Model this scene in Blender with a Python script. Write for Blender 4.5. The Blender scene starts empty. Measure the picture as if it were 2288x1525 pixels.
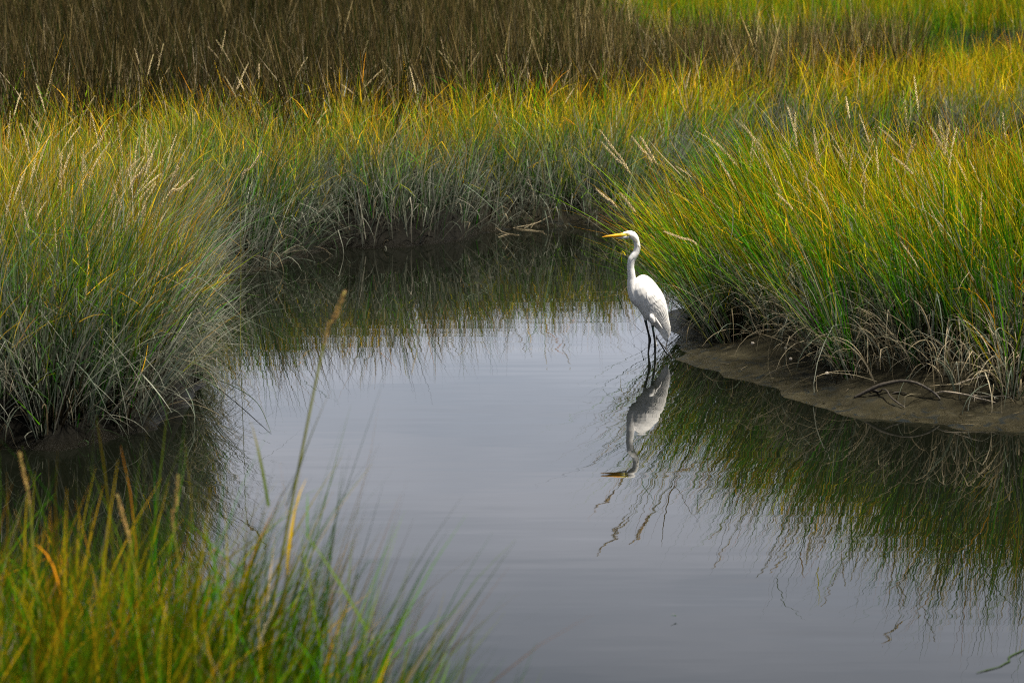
import bpy, bmesh, math, random
import numpy as np
from mathutils import Vector, Matrix

random.seed(7)
RNG = np.random.default_rng(11)
scene = bpy.context.scene
COL = scene.collection

# ------------------------------------------------------------------ camera
F_PX, W_PX, H_PX = 6100.0, 2288.0, 1525.0      # focal length in photo pixels
CAM_H = 3.2
PITCH = math.atan((762.5 + 188.0) / F_PX)      # horizon lies above the frame
cam_d = bpy.data.cameras.new('camera')
cam_d.sensor_width = 36.0
cam_d.lens = F_PX / W_PX * 36.0
cam_d.clip_start = 0.1
cam_d.clip_end = 5000
cam_d.dof.use_dof = True
cam_d.dof.focus_distance = 20.3
cam_d.dof.aperture_fstop = 4.0
cam = bpy.data.objects.new('camera', cam_d)
cam.location = (0, 0, CAM_H)
cam.rotation_euler = (math.pi / 2 - PITCH, 0, 0)
COL.objects.link(cam)
scene.camera = cam

# ------------------------------------------------------------------ light
SUN_DIR = Vector((0.36, -0.20, 0.90)).normalized()      # towards the sun
sun_el = math.asin(SUN_DIR.z)
sun_rot = math.atan2(SUN_DIR.x, SUN_DIR.y)
world = bpy.data.worlds.new('World')
scene.world = world
world.use_nodes = True
wt = world.node_tree
wt.nodes.clear()
def wn(kind, **kw):
    n = wt.nodes.new(kind)
    for k, v in kw.items():
        setattr(n, k, v)
    return n
w_out = wn('ShaderNodeOutputWorld')
w_bg = wn('ShaderNodeBackground')
w_bg.inputs['Strength'].default_value = 0.1
sky = wn('ShaderNodeTexSky', sky_type='NISHITA', sun_disc=False)
sky.sun_elevation = sun_el
sky.sun_rotation = sun_rot
sky.air_density = 1.0
sky.dust_density = 1.5
tc = wn('ShaderNodeTexCoord')
mp = wn('ShaderNodeMapping')
mp.inputs['Scale'].default_value = (1.6, 1.6, 9.0)
mp.inputs['Location'].default_value = (0.4, 0.1, 0.35)
nz = wn('ShaderNodeTexNoise')
nz.inputs['Scale'].default_value = 1.9
nz.inputs['Detail'].default_value = 6
nz.inputs['Roughness'].default_value = 0.55
cr = wn('ShaderNodeValToRGB')
cr.color_ramp.elements[0].position = 0.38
cr.color_ramp.elements[0].color = (5.0, 5.4, 6.3, 1)
cr.color_ramp.elements[1].position = 0.62
cr.color_ramp.elements[1].color = (7.5, 7.6, 8.4, 1)
mx = wn('ShaderNodeMix', data_type='RGBA')
mx.inputs[0].default_value = 0.86
wt.links.new(tc.outputs['Generated'], mp.inputs['Vector'])
wt.links.new(mp.outputs[0], nz.inputs['Vector'])
wt.links.new(nz.outputs['Fac'], cr.inputs['Fac'])
wt.links.new(sky.outputs[0], mx.inputs[6])
sx = wn('ShaderNodeSeparateXYZ')
gr = wn('ShaderNodeMapRange', clamp=True)
gr.inputs['From Min'].default_value = 0.14
gr.inputs['From Max'].default_value = 0.42
gr.inputs['To Min'].default_value = 1.18
gr.inputs['To Max'].default_value = 0.22
sk = wn('ShaderNodeVectorMath', operation='SCALE')
wt.links.new(tc.outputs['Generated'], sx.inputs[0])
wt.links.new(sx.outputs['Z'], gr.inputs['Value'])
wt.links.new(cr.outputs[0], sk.inputs[0])
az = wn('ShaderNodeMapRange', clamp=True)
az.inputs['From Min'].default_value = -0.6
az.inputs['From Max'].default_value = 0.7
az.inputs['To Min'].default_value = 0.70
az.inputs['To Max'].default_value = 1.0
am = wn('ShaderNodeMath', operation='MULTIPLY')
wt.links.new(sx.outputs['Y'], az.inputs['Value'])
wt.links.new(az.outputs[0], am.inputs[0])
wt.links.new(gr.outputs[0], am.inputs[1])
wt.links.new(am.outputs[0], sk.inputs['Scale'])
wt.links.new(sk.outputs[0], mx.inputs[7])
wt.links.new(mx.outputs[2], w_bg.inputs['Color'])
wt.links.new(w_bg.outputs[0], w_out.inputs[0])

sun_d = bpy.data.lights.new('sun', 'SUN')
sun_d.energy = 5.0
sun_d.angle = math.radians(5.0)
sun_d.color = (1.0, 0.92, 0.79)
sun = bpy.data.objects.new('sun', sun_d)
sun.rotation_euler = (-SUN_DIR).to_track_quat('-Z', 'Y').to_euler()
sun.location = (20, -10, 40)
COL.objects.link(sun)

scene.view_settings.view_transform = 'Standard'
scene.view_settings.look = 'None'
scene.view_settings.exposure = 0.8
scene.view_settings.gamma = 1.0
scene.render.engine = 'CYCLES'
scene.cycles.max_bounces = 6
scene.cycles.diffuse_bounces = 2
scene.cycles.filter_width = 1.1
scene.cycles.pixel_filter_type = 'BLACKMAN_HARRIS'
scene.cycles.glossy_bounces = 3
scene.cycles.transmission_bounces = 4
scene.cycles.use_denoising = False
scene.cycles.denoiser = 'OPENIMAGEDENOISE'
scene.cycles.denoising_input_passes = 'RGB_ALBEDO_NORMAL'
scene.cycles.use_adaptive_sampling = False
scene.cycles.caustics_reflective = False
scene.cycles.caustics_refractive = False

# ------------------------------------------------------------------ helpers
SP, CP = math.sin(PITCH), math.cos(PITCH)
def ray(u, v):
    cx, cy = (u - W_PX / 2) / F_PX, (H_PX / 2 - v) / F_PX
    return np.array([cx, cy * SP + CP, cy * CP - SP])
def at_z(u, v, z=0.0):
    r = ray(u, v)
    t = (z - CAM_H) / r[2]
    return np.array([0, 0, CAM_H]) + r * t
def at_y(u, v, y):
    r = ray(u, v)
    return np.array([0, 0, CAM_H]) + r * (y / r[1])
def smooth(a, b, x):
    t = np.clip((x - a) / (b - a), 0, 1)
    return t * t * (3 - 2 * t)

def tag(o, label=None, cat=None, group=None, kind=None):
    if label: o['label'] = label
    if cat: o['category'] = cat
    if group: o['group'] = group
    if kind: o['kind'] = kind
    return o

def mat(name, build):
    m = bpy.data.materials.new(name)
    m.use_nodes = True
    nt = m.node_tree
    nt.nodes.clear()
    out = nt.nodes.new('ShaderNodeOutputMaterial')
    build(nt, out)
    return m

def simple_mat(name, col, rough=0.6, spec=0.4, var=0.0, vscale=40.0, bump=0.0, sss=0.0):
    def b(nt, out):
        p = nt.nodes.new('ShaderNodeBsdfPrincipled')
        p.inputs['Base Color'].default_value = (*col, 1)
        p.inputs['Roughness'].default_value = rough
        p.inputs['Specular IOR Level'].default_value = spec
        if sss:
            p.inputs['Subsurface Weight'].default_value = sss
            p.inputs['Subsurface Radius'].default_value = (0.01, 0.009, 0.008)
            p.inputs['Subsurface Scale'].default_value = 1.0
        if var or bump:
            t = nt.nodes.new('ShaderNodeTexCoord')
            n = nt.nodes.new('ShaderNodeTexNoise')
            n.inputs['Scale'].default_value = vscale
            n.inputs['Detail'].default_value = 5
            nt.links.new(t.outputs['Object'], n.inputs['Vector'])
            if var:
                r = nt.nodes.new('ShaderNodeValToRGB')
                r.color_ramp.elements[0].color = (*[c * (1 - var) for c in col], 1)
                r.color_ramp.elements[1].color = (*[min(1, c * (1 + var)) for c in col], 1)
                r.color_ramp.elements[0].position = 0.3
                r.color_ramp.elements[1].position = 0.7
                nt.links.new(n.outputs['Fac'], r.inputs['Fac'])
                nt.links.new(r.outputs[0], p.inputs['Base Color'])
            if bump:
                bp = nt.nodes.new('ShaderNodeBump')
                bp.inputs['Strength'].default_value = 1.0
                bp.inputs['Distance'].default_value = bump
                nt.links.new(n.outputs['Fac'], bp.inputs['Height'])
                nt.links.new(bp.outputs[0], p.inputs['Normal'])
        nt.links.new(p.outputs[0], out.inputs[0])
    return mat(name, b)

def np_mesh(name, verts, quads, cols=None, mats=(), mat_idx=None, smooth_shade=True):
    me = bpy.data.meshes.new(name)
    nv, nq = len(verts), len(quads)
    me.vertices.add(nv)
    me.vertices.foreach_set('co', np.ascontiguousarray(verts, dtype=np.float32).ravel())
    me.loops.add(nq * 4)
    me.loops.foreach_set('vertex_index', np.ascontiguousarray(quads, dtype=np.int32).ravel())
    me.polygons.add(nq)
    me.polygons.foreach_set('loop_start', np.arange(0, nq * 4, 4, dtype=np.int32))
    me.polygons.foreach_set('use_smooth', np.full(nq, smooth_shade, dtype=bool))
    if mat_idx is not None:
        me.polygons.foreach_set('material_index', mat_idx.astype(np.int32))
    if cols is not None:
        a = me.attributes.new('Col', 'FLOAT_COLOR', 'POINT')
        c4 = np.ones((nv, 4), dtype=np.float32)
        c4[:, :3] = cols
        a.data.foreach_set('color', c4.ravel())
    for m in mats:
        me.materials.append(m)
    me.update()
    return me

def link(name, me, parent=None):
    o = bpy.data.objects.new(name, me)
    COL.objects.link(o)
    if parent: o.parent = parent
    return o

# ------------------------------------------------------------------ shorelines
def catmull(pts, n=8):
    pts = np.array(pts, float)
    out = []
    m = len(pts)
    for i in range(m):
        p0, p1, p2, p3 = pts[(i - 1) % m], pts[i], pts[(i + 1) % m], pts[(i + 2) % m]
        for k in range(n):
            t = k / n
            out.append(0.5 * ((2 * p1) + (-p0 + p2) * t + (2 * p0 - 5 * p1 + 4 * p2 - p3) * t * t + (-p0 + 3 * p1 - 3 * p2 + p3) * t ** 3))
    return np.array(out)

shore_px = [(-1400, 1035), (-400, 1025), (0, 1008), (150, 1000), (310, 962), (400, 925), (432, 885), (424, 820), (416, 750), (415, 700),
            (432, 650), (480, 617), (560, 606), (640, 590), (700, 568), (740, 552), (850, 555), (1000, 543), (1080, 520),
            (1250, 505), (1400, 497), (1500, 472), (1640, 425), (1800, 392), (2288, 368), (3400, 350),
            (3400, 640), (2288, 640), (1900, 640), (1700, 636), (1580, 650), (1520, 680), (1498, 712), (1503, 748), (1520, 783),
            (1560, 815), (1640, 846), (1750, 880), (1900, 925), (2100, 953), (2288, 966), (3300, 985)]
pond = [at_z(u, v)[:2] for u, v in shore_px]
pond += [np.array(p) for p in ((14, 6.4), (8, 6.2), (3.0, 6.4), (0.6, 6.4), (0.15, 7.3), (-0.2, 8.0), (-0.48, 8.6), (-0.8, 9.1), (-1.3, 9.5), (-2.2, 9.7), (-6, 10.0), (-14, 11.0))]
pond = catmull(pond, 7)
# small irregularities along the waterline
dd = np.cumsum(np.r_[0, np.hypot(*np.diff(pond, axis=0).T)])
wob = 0.05 * np.sin(dd * 3.1) + 0.035 * np.sin(dd * 7.7 + 1) + 0.025 * np.sin(dd * 15.3 + 2) + 0.012 * np.sin(dd * 37 + 1)
tang = np.roll(pond, -1, 0) - np.roll(pond, 1, 0)
tang /= np.maximum(np.hypot(*tang.T)[:, None], 1e-6)
pond = pond + np.c_[tang[:, 1], -tang[:, 0]] * wob[:, None]
creek = catmull([(7.0, 47), (7.6, 44.5), (10, 43), (16, 43), (40, 43), (40, 59), (16, 59), (11, 59.5), (9.6, 58), (8.2, 53)], 5)

def poly_sdf(P, poly):
    """distance to the polygon, positive outside"""
    P = np.asarray(P, float)
    out = np.empty(len(P))
    A, B = poly, np.roll(poly, -1, 0)
    BA = B - A
    L2 = np.maximum((BA ** 2).sum(1), 1e-9)
    for i in range(0, len(P), 4000):
        p = P[i:i + 4000]
        d = p[:, None, :] - A[None]
        t = np.clip((d * BA).sum(2) / L2, 0, 1)
        r = d - t[..., None] * BA
        dist = np.sqrt((r ** 2).sum(2).min(1))
        cond = (A[None, :, 1] > p[:, None, 1]) != (B[None, :, 1] > p[:, None, 1])
        xi = A[None, :, 0] + (p[:, None, 1] - A[None, :, 1]) / np.where(np.abs(BA[:, 1]) < 1e-9, 1e-9, BA[:, 1])[None] * BA[None, :, 0]
        inside = ((cond & (p[:, None, 0] < xi)).sum(1) % 2) == 1
        out[i:i + 4000] = np.where(inside, -dist, dist)
    return out
SX0, SY0, SDX = -14.0, 5.0, 0.05
_sx, _sy = np.meshgrid(np.arange(SX0, 15.0, SDX), np.arange(SY0, 39.0, SDX), indexing='ij')
_nx, _ny = _sx.shape
# exact near the shoreline, coarse elsewhere
_cs = 8
_co = poly_sdf(np.c_[_sx[::_cs, ::_cs].ravel(), _sy[::_cs, ::_cs].ravel()], pond).reshape(_sx[::_cs, ::_cs].shape)
_big = np.repeat(np.repeat(_co, _cs, 0), _cs, 1)[:_nx, :_ny].copy()
_m = np.abs(_big) < 1.6
_big[_m] = poly_sdf(np.c_[_sx[_m], _sy[_m]], pond)
def land_d(P):
    P = np.asarray(P, float)
    fx = (P[:, 0] - SX0) / SDX; fy = (P[:, 1] - SY0) / SDX
    ok = (fx >= 0) & (fy >= 0) & (fx < _nx - 1) & (fy < _ny - 1)
    d = np.where(P[:, 1] < SY0, 3.0, 6.0)
    i, j = fx[ok].astype(int), fy[ok].astype(int)
    u, v = fx[ok] - i, fy[ok] - j
    d[ok] = (_big[i, j] * (1 - u) + _big[i + 1, j] * u) * (1 - v) + (_big[i, j + 1] * (1 - u) + _big[i + 1, j + 1] * u) * v
    m = P[:, 1] > 36
    if m.any():
        d[m] = np.minimum(d[m], poly_sdf(P[m], creek))
    return d
def outward(P, e=0.05):
    P = np.asarray(P, float)
    gx = land_d(P + [e, 0]) - land_d(P - [e, 0])
    gy = land_d(P + [0, e]) - land_d(P - [0, e])
    g = -np.c_[gx, gy]
    return g / np.maximum(np.hypot(*g.T)[:, None], 1e-6)

def fbm(x, y, f, seed=0, octaves=4):
    r = np.random.default_rng(seed)
    s = np.zeros_like(x, dtype=float)
    a = 1.0
    for o in range(octaves):
        for k in range(3):
            th, ph = r.uniform(0, 2 * math.pi, 2)
            kk = f * r.uniform(0.7, 1.3)
            s += a / 3 * np.sin(kk * (x * math.cos(th) + y * math.sin(th)) + ph + 0.7 * np.sin(kk * 0.6 * (y * math.cos(th) - x * math.sin(th)) + ph * 2))
        a *= 0.55
        f *= 2.1
    return s

def right_bank(x, y):
    return smooth(0.9, 1.15, x) * (1 - smooth(22.6, 23.2, y)) * smooth(12, 14, y)
def ground_z(P, d=None):
    P = np.asarray(P, float)
    x, y = P[:, 0], P[:, 1]
    if d is None: d = land_d(P)
    g = right_bank(x, y)
    wstp = 0.24 + 0.22 * fbm(x, y, 2.2, 5, 2)
    wstp = np.clip(wstp, 0.16, 0.9)
    steep = 0.27 * smooth(-0.05, 1, d / wstp)
    gentle = 0.34 * (0.55 * np.clip(d / 1.25, 0, 1) + 0.45 * smooth(0.25, 1.15, d))
    z = g * gentle + (1 - g) * steep
    z += np.where(d > 0, 0.020 * fbm(x, y, 7.0, 8, 4) * smooth(-0.02, 0.2, d), 0)
    z += np.where(d > 0, 0.016 * np.abs(fbm(x, y, 21.0, 9, 3)) * smooth(0.0, 0.12, d) * (1 - smooth(1.2, 2.0, d)), 0)
    under = np.where(d < 0, np.maximum(d * (0.16 * g + 0.5 * (1 - g)), -0.38), 0)
    return np.where(d < 0, under, z + 0.002)

# ------------------------------------------------------------------ materials of the setting
def mud_nodes(nt, out):
    L = nt.links.new
    t = nt.nodes.new('ShaderNodeTexCoord')
    geo = nt.nodes.new('ShaderNodeNewGeometry')
    sep = nt.nodes.new('ShaderNodeSeparateXYZ')
    L(geo.outputs['Position'], sep.inputs[0])
    n1 = nt.nodes.new('ShaderNodeTexNoise'); n1.inputs['Scale'].default_value = 5; n1.inputs['Detail'].default_value = 8; n1.inputs['Roughness'].default_value = 0.65
    n2 = nt.nodes.new('ShaderNodeTexNoise'); n2.inputs['Scale'].default_value = 48; n2.inputs['Detail'].default_value = 6; n2.inputs['Roughness'].default_value = 0.7
    n3 = nt.nodes.new('ShaderNodeTexNoise'); n3.inputs['Scale'].default_value = 9; n3.inputs['Detail'].default_value = 7; n3.inputs['Distortion'].default_value = 1.2
    for n in (n1, n2, n3): L(t.outputs['Object'], n.inputs['Vector'])
    r1 = nt.nodes.new('ShaderNodeValToRGB')
    e = r1.color_ramp.elements
    e[0].position = 0.30; e[0].color = (0.013, 0.012, 0.006, 1)
    e[1].position = 0.72; e[1].color = (0.060, 0.053, 0.031, 1)
    k = e.new(0.5); k.color = (0.031, 0.027, 0.014, 1)
    L(n1.outputs['Fac'], r1.inputs['Fac'])
    # blue-black algae patches close to the waterline
    mr = nt.nodes.new('ShaderNodeMapRange'); mr.inputs['From Min'].default_value = 0.015; mr.inputs['From Max'].default_value = 0.10
    mr.inputs['To Min'].default_value = 1; mr.inputs['To Max'].default_value = 0
    L(sep.outputs['Z'], mr.inputs['Value'])
    r3 = nt.nodes.new('ShaderNodeValToRGB'); r3.color_ramp.elements[0].position = 0.54; r3.color_ramp.elements[1].position = 0.64
    L(n3.outputs['Fac'], r3.inputs['Fac'])
    mul = nt.nodes.new('ShaderNodeMath'); mul.operation = 'MULTIPLY'
    L(mr.outputs[0], mul.inputs[0]); L(r3.outputs[0], mul.inputs[1])
    mixc = nt.nodes.new('ShaderNodeMix'); mixc.data_type = 'RGBA'
    L(mul.outputs[0], mixc.inputs[0]); L(r1.outputs[0], mixc.inputs[6]); mixc.inputs[7].default_value = (0.012, 0.017, 0.019, 1)
    n4 = nt.nodes.new('ShaderNodeTexNoise'); n4.inputs['Scale'].default_value = 150; n4.inputs['Detail'].default_value = 5; n4.inputs['Roughness'].default_value = 0.75
    vo = nt.nodes.new('ShaderNodeTexVoronoi'); vo.inputs['Scale'].default_value = 13; vo.inputs['Randomness'].default_value = 1.0
    nd = nt.nodes.new('ShaderNodeVectorMath'); nd.operation = 'MULTIPLY_ADD'; nd.inputs[1].default_value = (0.03, 0.03, 0.03)
    L(n2.outputs['Color'], nd.inputs[0]); L(t.outputs['Object'], nd.inputs[2]); L(nd.outputs[0], vo.inputs['Vector']); L(t.outputs['Object'], n4.inputs['Vector'])
    sel = nt.nodes.new('ShaderNodeSeparateColor'); L(vo.outputs['Color'], sel.inputs[0])
    rad = nt.nodes.new('ShaderNodeMapRange'); rad.inputs['From Min'].default_value = 0.62; rad.inputs['From Max'].default_value = 1.0; rad.inputs['To Min'].default_value = 0.0; rad.inputs['To Max'].default_value = 0.20
    L(sel.outputs[0], rad.inputs['Value'])
    hol = nt.nodes.new('ShaderNodeMath'); hol.operation = 'LESS_THAN'; L(vo.outputs['Distance'], hol.inputs[0]); L(rad.outputs[0], hol.inputs[1])
    gr4 = nt.nodes.new('ShaderNodeMapRange'); gr4.inputs['From Min'].default_value = 0.3; gr4.inputs['From Max'].default_value = 0.7; gr4.inputs['To Min'].default_value = 0.55; gr4.inputs['To Max'].default_value = 1.5
    L(n4.outputs['Fac'], gr4.inputs['Value'])
    vs4 = nt.nodes.new('ShaderNodeVectorMath'); vs4.operation = 'SCALE'; L(mixc.outputs[2], vs4.inputs[0]); L(gr4.outputs[0], vs4.inputs['Scale'])
    mixh = nt.nodes.new('ShaderNodeMix'); mixh.data_type = 'RGBA'; L(hol.outputs[0], mixh.inputs[0]); L(vs4.outputs[0], mixh.inputs[6]); mixh.inputs[7].default_value = (0.006, 0.005, 0.003, 1)
    mixc = mixh
    p = nt.nodes.new('ShaderNodeBsdfPrincipled')
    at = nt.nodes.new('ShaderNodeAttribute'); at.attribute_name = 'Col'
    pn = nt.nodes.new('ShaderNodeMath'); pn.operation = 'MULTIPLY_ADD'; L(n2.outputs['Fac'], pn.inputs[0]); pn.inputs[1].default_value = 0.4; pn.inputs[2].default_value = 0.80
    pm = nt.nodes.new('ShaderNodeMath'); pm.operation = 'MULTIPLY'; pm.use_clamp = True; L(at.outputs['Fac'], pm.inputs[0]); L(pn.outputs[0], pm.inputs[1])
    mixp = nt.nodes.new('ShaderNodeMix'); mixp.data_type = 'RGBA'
    L(pm.outputs[0], mixp.inputs[0]); L(mixc.outputs[2], mixp.inputs[6]); mixp.inputs[7].default_value = (0.0055, 0.0050, 0.003, 1)  # near-black bank colour: wet peat with painted undercut shade
    L(mixp.outputs[2], p.inputs['Base Color'])
    wet = nt.nodes.new('ShaderNodeMapRange'); wet.inputs['From Min'].default_value = 0.02; wet.inputs['From Max'].default_value = 0.09; wet.inputs['To Min'].default_value = 0.45; wet.inputs['To Max'].default_value = 1.0
    L(sep.outputs['Z'], wet.inputs['Value'])
    wm = nt.nodes.new('ShaderNodeMath'); wm.operation = 'MULTIPLY'
    rr = nt.nodes.new('ShaderNodeMapRange'); rr.inputs['To Min'].default_value = 0.5; rr.inputs['To Max'].default_value = 0.95
    L(n3.outputs['Fac'], rr.inputs['Value']); L(rr.outputs[0], wm.inputs[0]); L(wet.outputs[0], wm.inputs[1]); L(wm.outputs[0], p.inputs['Roughness'])
    p.inputs['Specular IOR Level'].default_value = 0.14
    b = nt.nodes.new('ShaderNodeBump'); b.inputs['Strength'].default_value = 1.0; b.inputs['Distance'].default_value = 0.022
    add = nt.nodes.new('ShaderNodeMath'); add.operation = 'ADD'
    L(n2.outputs['Fac'], add.inputs[0]); L(n3.outputs['Fac'], add.inputs[1])
    ad2 = nt.nodes.new('ShaderNodeMath'); ad2.operation = 'MULTIPLY_ADD'; L(n4.outputs['Fac'], ad2.inputs[0]); ad2.inputs[1].default_value = 0.4; L(add.outputs[0], ad2.inputs[2])
    ad3 = nt.nodes.new('ShaderNodeMath'); ad3.operation = 'MULTIPLY_ADD'; L(hol.outputs[0], ad3.inputs[0]); ad3.inputs[1].default_value = -0.8; L(ad2.outputs[0], ad3.inputs[2])
    L(ad3.outputs[0], b.inputs['Height']); L(b.outputs[0], p.inputs['Normal'])
    L(p.outputs[0], out.inputs[0])
M_MUD = mat('wet mud', mud_nodes)

def water_nodes(nt, out):
    L = nt.links.new
    t = nt.nodes.new('ShaderNodeTexCoord')
    def wave(scale, amp, seed):
        m = nt.nodes.new('ShaderNodeMapping'); m.inputs['Scale'].default_value = scale; m.inputs['Location'].default_value = (seed, seed * 1.7, 0)
        n = nt.nodes.new('ShaderNodeTexNoise'); n.inputs['Scale'].default_value = 1.0; n.inputs['Detail'].default_value = 2.0; n.inputs['Roughness'].default_value = 0.5
        L(t.outputs['Object'], m.inputs['Vector']); L(m.outputs[0], n.inputs['Vector'])
        s = nt.nodes.new('ShaderNodeVectorMath'); s.operation = 'SUBTRACT'; s.inputs[1].default_value = (0.5, 0.5, 0.5)
        L(n.outputs['Color'], s.inputs[0])
        k = nt.nodes.new('ShaderNodeVectorMath'); k.operation = 'MULTIPLY'; k.inputs[1].default_value = (amp, amp * 1.3, 0)
        L(s.outputs[0], k.inputs[0])
        return k
    a = wave((0.7, 5.0, 1), 0.010, 3.0)
    b = wave((1.6, 11.0, 1), 0.007, 9.0)
    ad = nt.nodes.new('ShaderNodeVectorMath'); L(a.outputs[0], ad.inputs[0]); L(b.outputs[0], ad.inputs[1])
    # ripples are stronger in some patches than in others
    pn = nt.nodes.new('ShaderNodeTexNoise'); pn.inputs['Scale'].default_value = 0.45; pn.inputs['Detail'].default_value = 1
    L(t.outputs['Object'], pn.inputs['Vector'])
    pr = nt.nodes.new('ShaderNodeMapRange'); pr.inputs['From Min'].default_value = 0.35; pr.inputs['From Max'].default_value = 0.65; pr.inputs['To Min'].default_value = 0.55; pr.inputs['To Max'].default_value = 1.25
    L(pn.outputs['Fac'], pr.inputs['Value'])
    sc = nt.nodes.new('ShaderNodeVectorMath'); sc.operation = 'SCALE'; L(ad.outputs[0], sc.inputs[0]); L(pr.outputs[0], sc.inputs['Scale'])
    up = nt.nodes.new('ShaderNodeVectorMath'); up.inputs[1].default_value = (0, 0, 1); L(sc.outputs[0], up.inputs[0])
    nm = nt.nodes.new('ShaderNodeVectorMath'); nm.operation = 'NORMALIZE'; L(up.outputs[0], nm.inputs[0])
    p = nt.nodes.new('ShaderNodeBsdfPrincipled')
    p.inputs['Base Color'].default_value = (0.004, 0.005, 0.003, 1)
    p.inputs['Roughness'].default_value = 0.0
    p.inputs['IOR'].default_value = 1.333
    L(nm.outputs[0], p.inputs['Normal'])
    L(p.outputs[0], out.inputs[0])
M_WATER = mat('dark still water', water_nodes)

def blade_nodes(trans):
    def b(nt, out):
        L = nt.links.new
        a = nt.nodes.new('ShaderNodeAttribute'); a.attribute_name = 'Col'
        p = nt.nodes.new('ShaderNodeBsdfPrincipled')
        p.inputs['Roughness'].default_value = 0.55
        p.inputs['Specular IOR Level'].default_value = 0.02
        tr = nt.nodes.new('ShaderNodeBsdfTranslucent')
        L(a.outputs['Color'], p.inputs['Base Color']); L(a.outputs['Color'], tr.inputs['Color'])
        m = nt.nodes.new('ShaderNodeMixShader'); m.inputs[0].default_value = trans
        L(p.outputs[0], m.inputs[1]); L(tr.outputs[0], m.inputs[2])
        L(m.outputs[0], out.inputs[0])
    return b
M_BLADE = mat('grass blade', blade_nodes(0.35))
M_RUSH = mat('rush stem', blade_nodes(0.15))

# ------------------------------------------------------------------ ground and water
def axis(segs):
    out = []
    for a, b, s in segs:
        out += list(np.arange(a, b, s))
    out.append(segs[-1][1])
    return np.array(out)
gx = axis([(-1500, -300, 300), (-300, -40, 40), (-40, -10, 3), (-10, -4.5, 0.4), (-4.5, 0.8, 0.055), (0.8, 5.2, 0.035), (5.2, 10, 0.3), (10, 40, 3), (40, 300, 40), (300, 1500, 300)])
gy = axis([(-300, -20, 40), (-20, 5, 2.5), (5, 15.5, 0.25), (15.5, 20.8, 0.04), (20.8, 23.5, 0.06), (23.5, 30, 0.11), (30, 40, 0.4), (40, 90, 1.0), (90, 300, 15), (300, 3000, 300)])
GX, GY = np.meshgrid(gx, gy)
P = np.c_[GX.ravel(), GY.ravel()]
gd = land_d(P)
gz = ground_z(P, gd)
nx, ny = len(gx), len(gy)
idx = np.arange(nx * ny).reshape(ny, nx)
gq = np.stack([idx[:-1, :-1], idx[:-1, 1:], idx[1:, 1:], idx[1:, :-1]], -1).reshape(-1, 4)
peat_shade = 1 - right_bank(P[:, 0], P[:, 1])  # shade of the undercut banks put into the ground colour, with wet peat
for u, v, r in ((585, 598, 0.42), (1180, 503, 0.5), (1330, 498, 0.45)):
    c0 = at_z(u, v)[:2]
    peat_shade *= 1 - 0.55 * np.exp(-(((P - c0) / [r, r * 1.6]) ** 2).sum(1))
tag(link('ground', np_mesh('ground', np.c_[P, gz], gq, cols=np.repeat(peat_shade[:, None], 3, 1), mats=[M_MUD])), 'wet brown mud ground of the salt marsh banks', kind='structure')
wv = np.array([(-60, -20, 0), (60, -20, 0), (60, 110, 0), (-60, 110, 0)], float)
tag(link('water', np_mesh('water', wv, np.array([[0, 1, 2, 3]]), mats=[M_WATER])), 'still dark creek water mirroring a cloudy sky', kind='structure')

# ------------------------------------------------------------------ grass
def pick_mix(n, palette, weights):
    i = RNG.choice(len(palette), n, p=np.array(weights) / np.sum(weights))
    return np.array(palette)[i]

LAST = {}
def ribbons(root, length, az, lean, bend, width, c_root, c_mid, c_tip, segs, mid_at=0.30, tip_at=0.70, kink=None):
    """curved tapering ribbons, one per root"""
    n = len(root)
    t = np.linspace(0, 1, segs + 1)
    tm = (t[1:] + t[:-1]) / 2
    th = lean[:, None] + bend[:, None] * tm[None] ** 1.6
    if kink is not None:      # broken blades fold over sharply
        th = th + kink[0][:, None] * (tm[None] > kink[1][:, None])
    az2 = az[:, None] + RNG.normal(0, 0.25, n)[:, None] * tm[None]
    st = (length / segs)[:, None]
    dx, dy, dz = np.sin(th) * np.cos(az2) * st, np.sin(th) * np.sin(az2) * st, np.cos(th) * st
    z0 = np.zeros((n, 1))
    cx = root[:, 0:1] + np.c_[z0, np.cumsum(dx, 1)]
    cy = root[:, 1:2] + np.c_[z0, np.cumsum(dy, 1)]
    cz = root[:, 2:3] + np.c_[z0, np.cumsum(dz, 1)]
    ph = RNG.uniform(0, math.pi, n)
    wp = np.clip(1.15 * (1 - t ** 2.2), 0.06, 1) * 0.5
    wx = (width * np.cos(ph))[:, None] * wp
    wy = (width * np.sin(ph))[:, None] * wp
    V = np.empty((n, segs + 1, 2, 3), np.float32)
    V[:, :, 0, 0] = cx - wx; V[:, :, 1, 0] = cx + wx
    V[:, :, 0, 1] = cy - wy; V[:, :, 1, 1] = cy + wy
    V[:, :, 0, 2] = cz; V[:, :, 1, 2] = cz
    a = smooth(0.0, mid_at * 2, t)[None, :, None]
    b = smooth(tip_at - 0.25, tip_at + 0.35, t)[None, :, None]
    C = c_root[:, None] * (1 - a) + c_mid[:, None] * a
    C = C * (1 - b) + c_tip[:, None] * b
    C = np.repeat(C[:, :, None], 2, 2)
    LAST['c'] = np.stack([cx, cy, cz], -1); LAST['az'] = az2; LAST['th'] = th
    base = (np.arange(n) * (segs + 1) * 2)[:, None]
    k = (np.arange(segs) * 2)[None]
    q = base + k
    Q = np.stack([q, q + 1, q + 3, q + 2], -1).reshape(-1, 4)
    return V.reshape(-1, 3), Q, C.reshape(-1, 3)

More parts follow.
